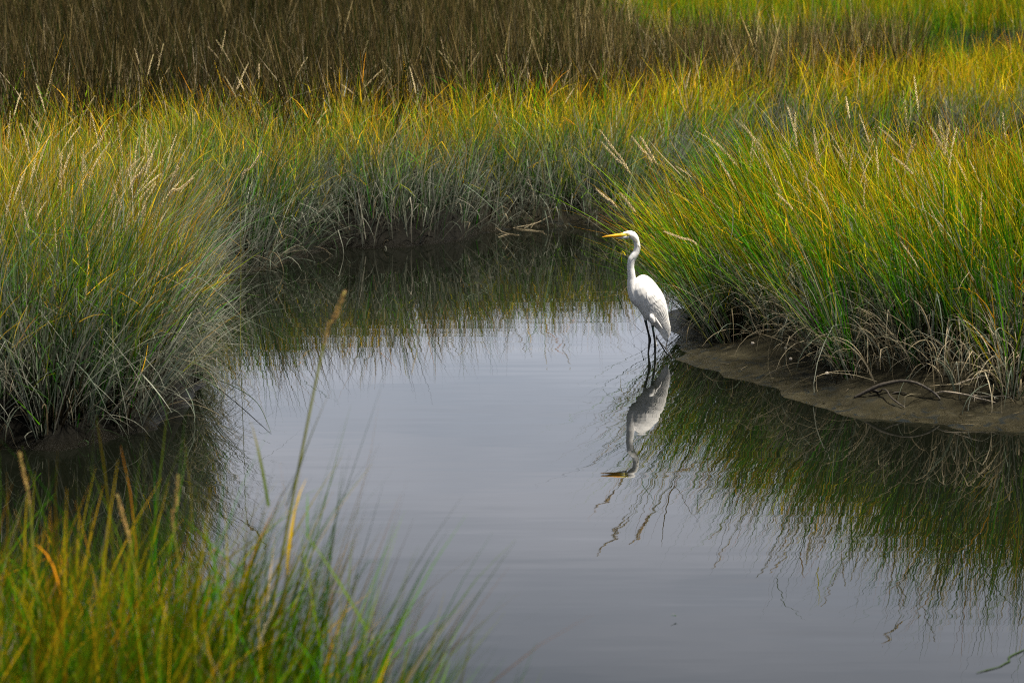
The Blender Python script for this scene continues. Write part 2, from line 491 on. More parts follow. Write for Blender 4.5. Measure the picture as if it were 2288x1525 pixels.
class Grass:
    def __init__(self): self.v, self.q, self.c, self.n = [], [], [], 0
    def add(self, V, Q, C):
        self.v.append(V); self.q.append(Q + self.n); self.c.append(C); self.n += len(V)
    def build(self, name, material, label, cat, kind='stuff'):
        me = np_mesh(name, np.concatenate(self.v), np.concatenate(self.q), np.concatenate(self.c), [material])
        return tag(link(name, me), label, cat, kind=kind)

GREEN = [(0.016, 0.120, 0.002), (0.032, 0.170, 0.003), (0.070, 0.225, 0.004), (0.018, 0.095, 0.004), (0.13, 0.25, 0.006)]
YELLOW = [(0.76, 0.44, 0.012), (0.58, 0.41, 0.009), (0.80, 0.38, 0.014), (0.74, 0.25, 0.012), (0.22, 0.34, 0.006)]
GREY = [(0.31, 0.325, 0.26), (0.19, 0.235, 0.175), (0.25, 0.26, 0.205), (0.070, 0.14, 0.052), (0.36, 0.34, 0.27)]
STRAW = [(0.42, 0.35, 0.22), (0.33, 0.29, 0.20), (0.50, 0.42, 0.28), (0.30, 0.24, 0.14)]
THATCH_SHADE = [(0.022, 0.018, 0.010), (0.012, 0.010, 0.006), (0.040, 0.032, 0.018)]  # dark thatch; shade at the grass base is put into these colours

def scatter(n, xr, yr, dmin, keep=None, dmax=1e9, clump=0.0, per=14):
    """roots on land inside a rectangle, gathered in tufts"""
    if clump:
        m = max(1, n // per)
        c = np.c_[RNG.uniform(*xr, m), RNG.uniform(*yr, m)]
        p = np.repeat(c, per, 0) + RNG.normal(0, clump, (m * per, 2))
        cid = np.repeat(np.arange(m), per)
    else:
        p = np.c_[RNG.uniform(*xr, n), RNG.uniform(*yr, n)]
        cid = np.arange(n)
    d = land_d(p)
    ok = (d > dmin) & (d < dmax)
    if keep is not None: ok &= keep(p[:, 0], p[:, 1], d)
    return p[ok], d[ok], cid[ok]

def tuft_rand(cid, s):
    v = RNG.normal(0, s, cid.max() + 1 if len(cid) else 1)
    return np.clip(v, -2.2 * s, 2.2 * s)[cid]

def live(g, p, d, cid, L=1.0, Lsd=0.17, width=0.0055, segs=5, lean_out=0.45, decay=0.7, sway=None, yellow=0.5, grey_root=0.6, wild=0.15, tone=1.0, bend=0.35, mid_at=0.30, lmul=1.0, leaves=0.0):
    n = len(p)
    z = ground_z(p, d)
    o = outward(p)
    ta = RNG.uniform(0, 2 * math.pi, cid.max() + 1)[cid]
    tl = np.abs(tuft_rand(cid, wild * 0.7))
    own_a = RNG.uniform(0, 2 * math.pi, n); own_l = np.abs(RNG.normal(0, wild, n))
    lo = lean_out * np.exp(-np.maximum(d, 0) / decay) * RNG.uniform(0.4, 1.25, n)
    vx = lo * o[:, 0] + tl * np.cos(ta) + own_l * np.cos(own_a)
    vy = lo * o[:, 1] + tl * np.sin(ta) + own_l * np.sin(own_a)
    if sway is not None:
        sx, sy = sway(p[:, 0], p[:, 1], d)
        s = RNG.uniform(0.6, 1.2, n)
        vx += sx * s; vy += sy * s
    lean = np.clip(np.hypot(vx, vy), 0, 1.15); az = np.arctan2(vy, vx)
    ln = L * lmul * (1 + tuft_rand(cid, 0.09)) * np.clip(RNG.normal(1, Lsd, n), 0.45, 1.35) * (1 + 0.15 * fbm(p[:, 0], p[:, 1], 2.0, 31, 3))
    bd = RNG.normal(bend, 0.28, n) * (0.6 + 0.8 * RNG.random(n))
    yw = np.clip(yellow + 0.28 * fbm(p[:, 0], p[:, 1], 0.9, 21, 3) + tuft_rand(cid, 0.15), 0, 1)
    cm = pick_mix(n, GREEN, (3, 4, 3, 2, 1.2)); cy = pick_mix(n, YELLOW, (4, 4, 3, 1.4, 2))
    gold = RNG.random(n) < yw
    yw = np.where(gold, RNG.uniform(0.65, 1.0, n), RNG.uniform(0.0, 0.22, n))
    tip = cm * 1.2 * (1 - yw[:, None]) + cy * yw[:, None]
    midw = np.where(gold, RNG.uniform(0, 0.45, n), 0.0)[:, None]
    mid = cm * (1 - midw) + cy * midw
    rt = np.where(RNG.random(n)[:, None] < grey_root, pick_mix(n, GREY, (1, 2, 2, 2, 0.6)) * 0.8, cm * 0.8)
    dry = RNG.random(n) < 0.025
    tip[dry] = pick_mix(dry.sum(), STRAW, (1, 1, 1, 1)); mid[dry] = tip[dry] * 0.8
    br = RNG.uniform(0.30, 1.45, n)[:, None] * (1 + tuft_rand(cid, 0.12))[:, None].clip(0.6, 1.4) * tone
    w = width * RNG.uniform(0.6, 1.35, n)
    g.add(*ribbons(np.c_[p, z - 0.01], ln, az, lean, bd, w, rt * br, mid * br, tip * br, segs, mid_at=mid_at))
    if leaves:
        # narrow leaves that part from the stems at different heights
        C, A, T = LAST['c'], LAST['az'], LAST['th']
        m = int(n * leaves)
        i = RNG.integers(0, n, m)
        k = np.clip((RNG.uniform(0.22, 0.85, m) * segs).astype(int), 1, segs - 1)
        la = A[i, k] + np.where(RNG.random(m) < 0.5, 1, -1) * np.abs(RNG.normal(0.9, 0.7, m))
        ll = np.clip(T[i, k] * 0.6 + RNG.uniform(0.12, 0.75, m), 0, 1.5)
        f = (k / segs)[:, None]
        lc = mid[i] * (1 - f) + tip[i] * f
        lg = (RNG.random(m)[:, None] < grey_root * (1 - f) * 0.5)
        lc = np.where(lg, pick_mix(m, GREY, (1, 2, 2, 2, 0.6)) * 0.9, lc) * RNG.uniform(0.4, 1.4, m)[:, None] * tone
        kk = (np.where(RNG.random(m) < 0.12, RNG.uniform(0.5, 1.7, m), 0.0), RNG.uniform(0.3, 0.7, m))
        g.add(*ribbons(C[i, k], RNG.uniform(0.2, 0.5, m) * np.mean(ln), la, ll, RNG.normal(0.35, 0.45, m), width * RNG.uniform(0.5, 1.1, m), lc, lc, lc * 1.15, max(3, segs - 2), kink=kk))

def dead(g, p, d, cid, L=0.6, width=0.005, segs=5, lean_out=0.8, decay=0.5, pal=GREY, wts=(2, 2, 2, 1.5, 1), wild=0.3, bend=0.5, tone=1.0, kinks=0.2):
    n = len(p)
    z = ground_z(p, d)
    o = outward(p)
    own_a = RNG.uniform(0, 2 * math.pi, n); own_l = np.abs(RNG.normal(0, wild, n))
    lo = lean_out * np.exp(-np.maximum(d, 0) / decay) * RNG.uniform(0.2, 1.3, n)
    vx = lo * o[:, 0] + own_l * np.cos(own_a); vy = lo * o[:, 1] + own_l * np.sin(own_a)
    lean = np.clip(np.hypot(vx, vy), 0, 1.35); az = np.arctan2(vy, vx)
    ln = L * np.clip(RNG.normal(1, 0.28, n), 0.3, 1.7)
    bd = np.abs(RNG.normal(bend, 0.4, n))
    c = pick_mix(n, pal, wts) * RNG.uniform(0.5, 1.3, n)[:, None] * tone
    kk = (np.where(RNG.random(n) < kinks, RNG.uniform(0.5, 1.9, n), 0.0), RNG.uniform(0.3, 0.75, n))
    g.add(*ribbons(np.c_[p, z - 0.01], ln, az, lean, bd, width * RNG.uniform(0.6, 1.3, n), c * 0.6, c, c * RNG.uniform(0.85, 1.2, n)[:, None], segs, kink=kk))

def on_right(x, y, d): return (x > 0.9) & (y < 23.6)
def on_left(x, y, d): return (x < -1.4) & (y < 22.2) & (d > 0.10 + 0.08 * np.sin(x * 4.3 + y * 3.1) + 0.06 * np.sin(x * 11 - y * 7))
def root_line(x, y, d):      # roots keep back from the mud apron of the right bank
    front = d < 0.66 + 0.15 * np.sin(x * 5.1) + 0.10 * np.sin(x * 12.7 + 1)
    back = y > 20.6
    return (~front | back | ((x < 1.75) & (y > 20.1) & (d > 0.22))) & ~((x < 2.05) & (y < 20.0))

# --- right bank
g = Grass()
sw_r = lambda x, y, d: (-0.62 * np.exp(-np.maximum(x - 1.2, 0) / 1.15) - 0.03, -0.05 + 0 * x)
kr = lambda x, y, d: on_right(x, y, d) & root_line(x, y, d)
a = scatter(27000, (1.0, 8.0), (16.4, 23.4), 0.2, kr, clump=0.05)
live(g, *a, L=1.14, width=0.0080, segs=6, lean_out=0.22, decay=0.7, sway=sw_r, yellow=0.50, tone=1.12, grey_root=0.6, wild=0.17, leaves=0.75)
a = scatter(22000, (1.0, 7.5), (16.4, 23.4), 0.2, lambda x, y, d: kr(x, y, d) & (d < 1.7), clump=0.05)
dead(g, *a, L=0.62, width=0.0068, lean_out=0.45, decay=0.8, wild=0.26, bend=0.4)
a = scatter(12000, (1.0, 7.5), (16.4, 23.4), 0.2, lambda x, y, d: kr(x, y, d) & (d < 1.1), clump=0.03, per=6)
dead(g, *a, L=0.68, width=0.0078, segs=8, tone=1.1, lean_out=0.8, decay=0.9, pal=STRAW + GREY[:2], wts=(2, 3, 1, 1, 2, 2), wild=0.35, bend=1.5, kinks=0.35)
a = scatter(24000, (1.0, 7.5), (16.4, 23.4), 0.2, lambda x, y, d: kr(x, y, d) & (d < 1.8), clump=0.04)
dead(g, *a, L=0.34, width=0.012, segs=3, lean_out=0.3, decay=0.6, pal=THATCH_SHADE, wts=(2, 2, 1), wild=0.25, bend=0.3)  # short dark blades added to darken the grass base like shade
a = scatter(4200, (1.5, 5.5), (16.4, 21.0), 0.48, lambda x, y, d: on_right(x, y, d) & (d < 0.92) & (y < 20.4) & ((x > 2.05) | (y > 20.0)), clump=0.035, per=7)
dead(g, *a, L=0.56, width=0.0080, segs=9, lean_out=0.85, decay=1.2, pal=STRAW + GREY[:2], wts=(3, 4, 2, 1, 2, 2), wild=0.42, bend=1.5, kinks=0.4, tone=1.25)
g.build('marsh_grass', M_BLADE, 'tall green and yellow grass on the muddy bank right of the egret', 'grass')

# --- left bank
g = Grass()
sw_l = lambda x, y, d: (0.10 + 0 * x, -0.04 + 0 * x)
a = scatter(30000, (-5.2, -1.3), (16.2, 22.4), 0.08, on_left, clump=0.055)
live(g, *a, L=0.98, width=0.0078, segs=6, lean_out=0.14, decay=0.5, sway=sw_l, yellow=0.58, tone=1.1, grey_root=0.8, wild=0.19, mid_at=0.62, leaves=0.7)
a = scatter(36000, (-5.2, -1.3), (16.2, 22.4), 0.04, lambda x, y, d: on_left(x, y, d) & (d < 1.6), clump=0.05)
dead(g, *a, L=0.84, width=0.0074, lean_out=0.55, decay=0.6, wild=0.26, bend=0.45)
a = scatter(8000, (-5.2, -1.3), (16.2, 22.4), 0.0, lambda x, y, d: on_left(x, y, d) & (d < 0.6), clump=0.03, per=6)
dead(g, *a, L=0.5, width=0.007, segs=8, lean_out=0.8, decay=0.9, pal=STRAW + GREY, wts=(1, 2, 0.6, 1.0, 3, 3, 2, 2, 1), wild=0.35, bend=1.3, kinks=0.35)
a = scatter(24000, (-5.2, -1.3), (16.2, 22.4), 0.05, lambda x, y, d: on_left(x, y, d) & (d < 1.6), clump=0.04)
dead(g, *a, L=0.34, width=0.012, segs=3, lean_out=0.3, decay=0.6, pal=THATCH_SHADE, wts=(2, 2, 1), wild=0.25, bend=0.3)
a = scatter(5500, (-5.2, -1.3), (16.2, 22.4), 0.02, lambda x, y, d: (x < -1.4) & (y < 22.2) & (d < 0.5), clump=0.03, per=5)
dead(g, *a, L=0.48, width=0.0062, segs=8, lean_out=1.0, decay=1.5, pal=STRAW + GREY, wts=(0.4, 1.2, 0.2, 1.0, 3, 3, 3, 2, 1), wild=0.3, bend=1.6, kinks=0.3, tone=0.7)
g.build('marsh_grass', M_BLADE, 'tall yellow-green grass with grey lower leaves on the left bank', 'grass')

# --- far bank beyond the pool
g = Grass()
kf = lambda x, y, d: ~on_right(x, y, d) & ~on_left(x, y, d) & (y > 21)
front = lambda x, y: np.interp(x, [-6, -2.3, -0.2, 1.4, 3.3, 5.3, 6.2], [28.2, 28.6, 31.4, 33, 36, 37.5, 39]) + 0.5 * np.sin(x * 1.3) + 0.35 * np.sin(x * 3.1)
kfr = lambda x, y, d: kf(x, y, d) & (y < front(x, y) + 0.9 - 1.1 * np.log(np.maximum(1e-3, np.abs(np.sin(x * 91.7 + y * 57.3)))).clip(-2, 0))
a = scatter(30000, (-6.2, 6.0), (22, 30), 0.06, kfr, clump=0.06)
live(g, *a, L=0.90, width=0.0082, segs=4, lean_out=0.15, decay=0.5, yellow=0.62, tone=1.25, grey_root=0.8, wild=0.20, mid_at=0.62, leaves=0.7)
a = scatter(70000, (-5.2, 7.5), (22, 37), 0.01, lambda x, y, d: kf(x, y, d) & (d < 1.5), clump=0.06)
dead(g, *a, L=0.66, width=0.0080, segs=5, lean_out=0.50, decay=0.6, wild=0.28, bend=0.45)
a = scatter(20000, (-5.2, 7.5), (22, 37), 0.03, lambda x, y, d: kf(x, y, d) & (d < 0.55), clump=0.04, per=6)
dead(g, *a, L=0.46, width=0.0072, segs=6, lean_out=0.7, decay=0.9, pal=STRAW + GREY, wts=(0.5, 1.2, 0.3, 1.2, 3, 3, 3, 2, 1), wild=0.35, bend=1.3, kinks=0.35)
a = scatter(46000, (-8, 9.5), (29, 44), 0.12, kfr, clump=0.09)
live(g, *a, L=0.98, width=0.0095, segs=4, lean_out=0.2, decay=0.5, yellow=1.0, grey_root=0.25, tone=1.5, wild=0.17, leaves=0.5)
a = scatter(46000, (-5.2, 7.5), (22, 37), 0.12, lambda x, y, d: kf(x, y, d) & (d < 1.5), clump=0.04)
dead(g, *a, L=0.34, width=0.012, segs=3, lean_out=0.3, decay=0.6, pal=THATCH_SHADE, wts=(2, 2, 1), wild=0.25, bend=0.3)
a = scatter(24000, (-5.2, 7.5), (22, 37), 0.0, lambda x, y, d: kf(x, y, d) & (d < 0.45), clump=0.03, per=5)
dead(g, *a, L=0.46, width=0.0062, segs=8, lean_out=1.0, decay=1.5, pal=STRAW + GREY, wts=(0.4, 1.2, 0.2, 1.0, 3, 3, 3, 2, 1), wild=0.3, bend=1.6, kinks=0.3, tone=0.7)
g.build('marsh_grass', M_BLADE, 'yellow-green grass with grey base along the far bank behind the egret', 'grass')

# --- brown rush bed
g = Grass()
def rush(p, d, cid, L, width, segs=3, tone=1.0):
    n = len(p)
    z = ground_z(p, d)
    a = RNG.uniform(0, 2 * math.pi, cid.max() + 1)[cid]
    vx = np.abs(tuft_rand(cid, 0.24)) * np.cos(a) + RNG.normal(0, 0.12, n)
    vy = np.abs(tuft_rand(cid, 0.2)) * np.sin(a) + RNG.normal(0, 0.12, n)
    lod = RNG.random(n) < 0.16
    vx[lod] *= 3.4
    c = pick_mix(n, [(0.060, 0.042, 0.016), (0.034, 0.038, 0.009), (0.130, 0.088, 0.036), (0.26, 0.185, 0.09), (0.026, 0.048, 0.008), (0.42, 0.32, 0.19)], (3.5, 3, 4, 2.0, 3, 1.0))
    c = c * (RNG.uniform(0.6, 1.3, n) * (1 + tuft_rand(cid, 0.3)) * (1 + 0.6 * fbm(p[:, 0], p[:, 1], 1.0, 77, 3)).clip(0.3, 2))[:, None] * tone
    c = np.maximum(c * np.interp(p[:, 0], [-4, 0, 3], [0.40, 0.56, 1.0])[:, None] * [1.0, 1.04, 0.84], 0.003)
    ln = L * np.clip(RNG.normal(1, 0.18, n) + tuft_rand(cid, 0.14) + 0.10 * fbm(p[:, 0], p[:, 1], 1.1, 41, 2), 0.4, 1.5)
    g.add(*ribbons(np.c_[p, z - 0.01], ln, np.arctan2(vy, vx), np.clip(np.hypot(vx, vy), 0, 0.9), RNG.normal(0.12, 0.15, n), width * RNG.uniform(0.6, 1.3, n), c * 0.8, c, c * 1.45, segs))  # lighter tips put sunlight into the rush colour
in_rush = lambda x, y, d: (y > front(x, y) + 0.75 * np.clip(np.sin(x * 37.3 + y * 19.1) + np.sin(x * 11.1 - y * 7.7), -1.6, 1.6)) & (x < 0.147 * y + 0.2 * np.sin(y)) & (y < np.where(x > 2.3 + 0.4 * np.sin(y * .7), 47.5 + np.sin(x), 200))
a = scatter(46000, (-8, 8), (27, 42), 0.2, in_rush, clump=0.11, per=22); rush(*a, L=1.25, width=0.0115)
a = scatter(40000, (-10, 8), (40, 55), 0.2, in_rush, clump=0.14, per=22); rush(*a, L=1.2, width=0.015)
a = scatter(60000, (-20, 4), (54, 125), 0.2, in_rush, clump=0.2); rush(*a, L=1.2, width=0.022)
a = scatter(9000, (-8, 8), (27.5, 50), 0.2, in_rush, clump=0.15, per=5)
dead(g, *a, L=1.05, width=0.010, segs=4, lean_out=0.0, pal=STRAW, wts=(2, 3, 1, 3), wild=0.40, bend=0.25, kinks=0.12, tone=0.8)
a = scatter(5000, (-3.6, -2.2), (27.6, 29.6), 0.2, in_rush, clump=0.10, per=8)
dead(g, *a, L=0.8, width=0.009, segs=4, lean_out=0.0, pal=STRAW, wts=(2, 3, 1, 4), wild=0.6, bend=0.6, kinks=0.35, tone=0.95)
g.build('rushes', M_RUSH, 'dense brown rush bed across the back left of the marsh', 'rushes')

# --- grass meadow far right and beyond the rushes
g = Grass()
beyond = lambda x, y, d: ~in_rush(x, y, d) & (y > front(x, y) + 0.5)
a = scatter(30000, (4.5, 12), (37, 44), 0.1, beyond, clump=0.10)
live(g, *a, L=0.92, width=0.010, segs=3, lean_out=0.2, decay=0.5, yellow=0.35, grey_root=0.2, wild=0.16, tone=1.3)
a = scatter(60000, (1, 24), (44, 95), 0.2, beyond, clump=0.16)
live(g, *a, L=1.0, width=0.016, segs=3, lean_out=0.2, decay=0.5, yellow=0.5, grey_root=0.2, wild=0.14, tone=1.2)
a = scatter(36000, (-3, 36), (90, 160), 0.2, beyond, clump=0.3)
live(g, *a, L=1.0, width=0.04, segs=2, lean_out=0.2, decay=0.5, yellow=0.7, grey_root=0.2, wild=0.14)
a = scatter(60000, (8, 20), (57, 66), 0.0, lambda x, y, d: d < 1.6, clump=0.1)
dead(g, *a, L=0.42, width=0.014, segs=3, lean_out=0.25, decay=0.6, wild=0.22, bend=0.3, tone=0.35)
g.build('marsh_grass', M_BLADE, 'distant bright green grass meadow beyond the rushes, upper right', 'grass')

# --- near bank, out of focus
g = Grass()
near = lambda x, y, d: (y < 10.6) & (y > 6.4)
a = scatter(21000, (-3.6, 0.8), (6.9, 11.0), 0.12, near, clump=0.05)
lm = np.interp(a[0][:, 0], [-1.6, -1.0, -0.6, -0.3, 0.2], [0.98, 0.98, 0.92, 0.78, 0.7])
live(g, *a, L=0.92, width=0.0080, segs=7, lean_out=0.30, decay=0.35, sway=lambda x, y, d: (0.10 + 0.02 * x, 0 * x), yellow=0.20, grey_root=0.03, wild=0.15, bend=0.34, tone=0.72, lmul=lm, leaves=0.3)
a = scatter(2600, (-3.6, 0.8), (6.9, 11.0), 0.2, near, clump=0.05)
dead(g, *a, L=0.62, width=0.007, segs=6, lean_out=0.4, wild=0.3, pal=STRAW + GREY, wts=(1, 1, 1, 2, 2, 1, 1, 1, 1))
g.build('marsh_grass', M_BLADE, 'blurred green grass of the near bank in the bottom left foreground', 'grass')

# --- stranded straw on the bare mud of the right bank
g = Grass()
p, d, cid = scatter(1500, (1.0, 5.5), (16.4, 20.6), 0.03, lambda x, y, d: on_right(x, y, d) & (d < 0.9))
n = len(p)
z = ground_z(p, d)
c = pick_mix(n, STRAW + THATCH_SHADE, (1, 2, 0.5, 2, 3, 3, 3)) * RNG.uniform(0.5, 1.0, n)[:, None]
g.add(*ribbons(np.c_[p, z + 0.012], RNG.uniform(0.02, 0.16, n), RNG.uniform(0, 6.28, n), np.full(n, 1.55), RNG.normal(0, 0.1, n), RNG.uniform(0.002, 0.005, n), c, c, c, 3))
g.build('straw_litter', M_BLADE, 'bits of stranded dead straw strewn over the right mud bank', 'straw')

# ------------------------------------------------------------------ tubes and lofts
def tube_bm(bm, pts, radii, sides=8, mi=0, caps=True, squash=None):
    pts = [Vector(p) for p in pts]
    rings = []
    nrm = None
    for i, p in enumerate(pts):
        d = (pts[min(i + 1, len(pts) - 1)] - pts[max(i - 1, 0)]).normalized()
        if nrm is None:
            nrm = d.orthogonal().normalized()
        else:
            nrm = (nrm - d * nrm.dot(d)).normalized()
        b = d.cross(nrm)
        rings.append([bm.verts.new(p + (nrm * math.cos(2 * math.pi * k / sides) + b * math.sin(2 * math.pi * k / sides)) * radii[i]) for k in range(sides)])
    for r0, r1 in zip(rings, rings[1:]):
        for k in range(sides):
            f = bm.faces.new((r0[k], r0[(k + 1) % sides], r1[(k + 1) % sides], r1[k]))
            f.material_index = mi; f.smooth = True
    if caps:
        f = bm.faces.new(rings[0][::-1]); f.material_index = mi
        f = bm.faces.new(rings[-1]); f.material_index = mi
    return rings

def spline(pts, n=6):
    pts = [Vector(p) for p in pts]
    out = []
    for i in range(len(pts) - 1):
        p0, p1, p2, p3 = pts[max(i - 1, 0)], pts[i], pts[i + 1], pts[min(i + 2, len(pts) - 1)]
        for k in range(n):
            t = k / n
            out.append(0.5 * ((2 * p1) + (-p0 + p2) * t + (2 * p0 - 5 * p1 + 4 * p2 - p3) * t * t + (-p0 + 3 * p1 - 3 * p2 + p3) * t ** 3))
    out.append(pts[-1])
    return out
def interp(vals, n=6):
    out = []
    for a, b in zip(vals, vals[1:]):
        out += [a + (b - a) * k / n for k in range(n)]
    return out + [vals[-1]]

def bm_obj(name, bm, mats, parent=None):
    me = bpy.data.meshes.new(name)
    bm.normal_update()
    bm.to_mesh(me); bm.free()
    for m in mats: me.materials.append(m)
    return link(name, me, parent)

# ------------------------------------------------------------------ flowering stalks
M_STALK = simple_mat('green stalk', (0.20, 0.21, 0.03), 0.5, 0.3, var=0.3, vscale=12)
M_SEED = simple_mat('cream seed head', (0.74, 0.58, 0.34), 0.65, 0.2, var=0.25, vscale=60)
M_SEEDB = simple_mat('brown seed head', (0.50, 0.30, 0.11), 0.7, 0.2, var=0.25, vscale=60)

def stalk_meshes(path, r0, head_len, head_r, rnd, n_spk=70, seed_mat=None):
    """stem tube along the path and a spike of small overlapping grains at its end"""
    bm = bmesh.new()
    n = len(path)
    tube_bm(bm, path, [r0 * (1 - 0.6 * i / (n - 1)) for i in range(n)], 5)
    stem = bpy.data.meshes.new('stem'); bm.normal_update(); bm.to_mesh(stem); bm.free(); stem.materials.append(M_STALK)
    # cumulative length from the tip
    seg = [(path[i + 1] - path[i]).length for i in range(n - 1)]
    tot = sum(seg)
    def at(s):
        for i, l in enumerate(seg):
            if s <= l or i == n - 2:
                t = min(1.0, s / l)
                return path[i].lerp(path[i + 1], t), (path[i + 1] - path[i]).normalized()
            s -= l
    bm = bmesh.new()
    for k in range(n_spk):
        f = (k + rnd.random()) / n_spk
        p, d = at(tot - head_len * (1 - f))
        a = k * 2.4 + rnd.uniform(-0.5, 0.5)
        u = d.orthogonal().normalized(); w = d.cross(u)
        o = u * math.cos(a) + w * math.sin(a)
        r = head_r * (0.55 + 0.45 * math.sin(math.pi * min(1, f * 0.9 + 0.12))) * rnd.uniform(0.75, 1.2)
        c = p + o * r * 0.55
        ax = (d * 0.9 + o * 0.45).normalized()
        s1 = ax.orthogonal().normalized(); s2 = ax.cross(s1)
        L = head_r * rnd.uniform(1.3, 2.0)
        t0, t1 = bm.verts.new(c - ax * L * 0.5), bm.verts.new(c + ax * L)
        m = [bm.verts.new(c + s1 * r * 0.36), bm.verts.new(c + s2 * r * 0.36), bm.verts.new(c - s1 * r * 0.36), bm.verts.new(c - s2 * r * 0.36)]
        for j in range(4):
            bm.faces.new((t0, m[(j + 1) % 4], m[j])); bm.faces.new((t1, m[j], m[(j + 1) % 4]))
    head = bpy.data.meshes.new('seed_head'); bm.normal_update(); bm.to_mesh(head); bm.free(); head.materials.append(seed_mat or M_SEED)
    return stem, head

PROTO = []
for k in range(14):
    r = random.Random(100 + k)
    L = r.uniform(1.28, 1.5)
    bend = r.uniform(0.05, 0.9)
    pts = []
    x = z = 0.0
    th = 0.0
    for i in range(15):
        pts.append(Vector((x, 0.006 * math.sin(i), z)))
        th = bend * (i / 14) ** 1.8
        x += math.sin(th) * L / 14; z += math.cos(th) * L / 14
    PROTO.append(stalk_meshes(pts, 0.0026, r.uniform(0.19, 0.30), r.uniform(0.0058, 0.0080), r, 54))

def add_stalk(loc, rot, meshes, label, group, scale=1.0):
    o = bpy.data.objects.new('flowering_stalk', None)
    o.empty_display_size = 0.1
    o.location = loc; o.rotation_euler = rot; o.scale = (scale,) * 3
    COL.objects.link(o)
    tag(o, label, 'grass stalk', group)
    link('stem', meshes[0], o); link('seed_head', meshes[1], o)
    return o

def stalk_field(n, xr, yr, dmin, keep, label, group, tilt, sway=(0, 0), scale=(0.9, 1.1)):
    p, d, _ = scatter(int(n * 6), xr, yr, dmin, keep)
    p, d = p[:n], d[:n]
    z = ground_z(p, d)
    for i in range(len(p)):
        vx = random.gauss(0, tilt) + (sway[0](p[i, 0]) if callable(sway[0]) else sway[0])
        vy = random.gauss(0, tilt) * 0.7 + sway[1]
        l, a = math.hypot(vx, vy), math.atan2(vy, vx)
        q = Matrix.Rotation(a, 4, 'Z') @ Matrix.Rotation(min(l, 0.9), 4, 'Y') @ Matrix.Rotation(random.uniform(0, 6.28) if random.random() < 0.5 else 0, 4, 'Z')
        add_stalk((p[i, 0], p[i, 1], z[i] - 0.01), q.to_euler(), random.choice(PROTO), label, group, random.uniform(*scale))

stalk_field(92, (1.3, 4.6), (16.8, 22.6), 0.6, lambda x, y, d: on_right(x, y, d) & (np.abs(x) < y * 0.19),
            'one of the scattered cream seed spikes standing in the right bank grass', 'seed spikes in the right bank grass', 0.14, (lambda x: -0.55 * math.exp(-(x - 1.2) / 1.4), 0.0), (0.74, 1.10))
stalk_field(104, (-4.2, -1.6), (16.9, 22.2), 0.25, lambda x, y, d: on_left(x, y, d) & (np.abs(x) < y * 0.195),
            'one of the crowded cream seed spikes standing in the left bank grass', 'seed spikes in the left bank grass', 0.16, (0.12, 0.0), (0.72, 1.06))
stalk_field(84, (-5.2, 7.5), (23, 36), 0.4, lambda x, y, d: kf(x, y, d) & (np.abs(x) < y * 0.19),
            'one of the cream seed spikes rising from the far bank grass before the rushes', 'seed spikes in the far bank grass', 0.20, (0.0, 0.0), (0.75, 1.08))

def stalk_to(tip, head_start, base_uvY, label, group=None, head_r=0.0092, seed=1, seed_mat=None, r0=0.0028, y_tip=None, n_spk=80):
    """one stalk whose tip, start of seed head and root are given"""
    r = random.Random(seed)
    b = np.asarray(base_uvY, float)
    root = np.array([b[0], b[1], float(ground_z([[b[0], b[1]]])[0]) - 0.01])
    yt = y_tip if y_tip is not None else b[1]
    T = at_y(tip[0], tip[1], yt); Hs = at_y(head_start[0], head_start[1], yt * 0.8 + b[1] * 0.2)
    pts = spline([root, root * 0.5 + Hs * 0.5 + np.array([0, 0, 0.03]), Hs, Hs * 0.5 + T * 0.5, T], 5)
    loc = Vector(root)
    meshes = stalk_meshes([p - loc for p in pts], r0, (Vector(T) - Vector(Hs)).length, head_r, r, n_spk, seed_mat)
    return add_stalk(loc, (0, 0, 0), meshes, label, group)

# single stalks that stand out
stalk_to((1340, 291), (1402, 375), (1.62, 20.4), "cream seed spike leaning left, uppermost of the pair above the egret's head", seed=1)
stalk_to((1344, 318), (1412, 392), (1.60, 20.2), "cream seed spike leaning left, lower of the pair above the egret's head", seed=2)
stalk_to((1332, 422), (1378, 464), (1.50, 20.1), "short cream seed spike leaning far left just above the egret's beak", seed=3)
stalk_to((1386, 432), (1420, 474), (1.66, 20.6), "cream seed spike hanging left directly above the egret's crown", seed=4)
stalk_to((1484, 517), (1558, 546), (1.95, 19.9), "cream seed spike bent nearly level, pointing at the back of the egret's head", seed=5)
stalk_to((1412, 306), (1458, 364), (1.75, 20.5), 'pale seed spike with a twin beside it, right of the leaning pair', seed=6)
stalk_to((1432, 306), (1468, 368), (1.78, 20.7), 'right-hand twin of two close pale seed spikes leaning over the creek', seed=7)
stalk_to((584, 340), (540, 408), (-2.02, 20.0), 'lone seed spike on a long green stalk arching right over the pool', seed=8)
stalk_to((432, 398), (376, 444), (-2.45, 19.0), 'cream seed spike leaning right, at the edge of the left bank grass', seed=9)
stalk_to((340, 346), (292, 424), (-2.72, 18.6), 'cream seed spike with a drooping tip high in the left bank grass', seed=10)
tall = stalk_to((770, 652), (722, 775), (-0.93, 9.0), 'tall blurred stalk with an orange-brown seed head in the foreground', head_r=0.0075, seed=11, seed_mat=M_SEEDB, r0=0.006)
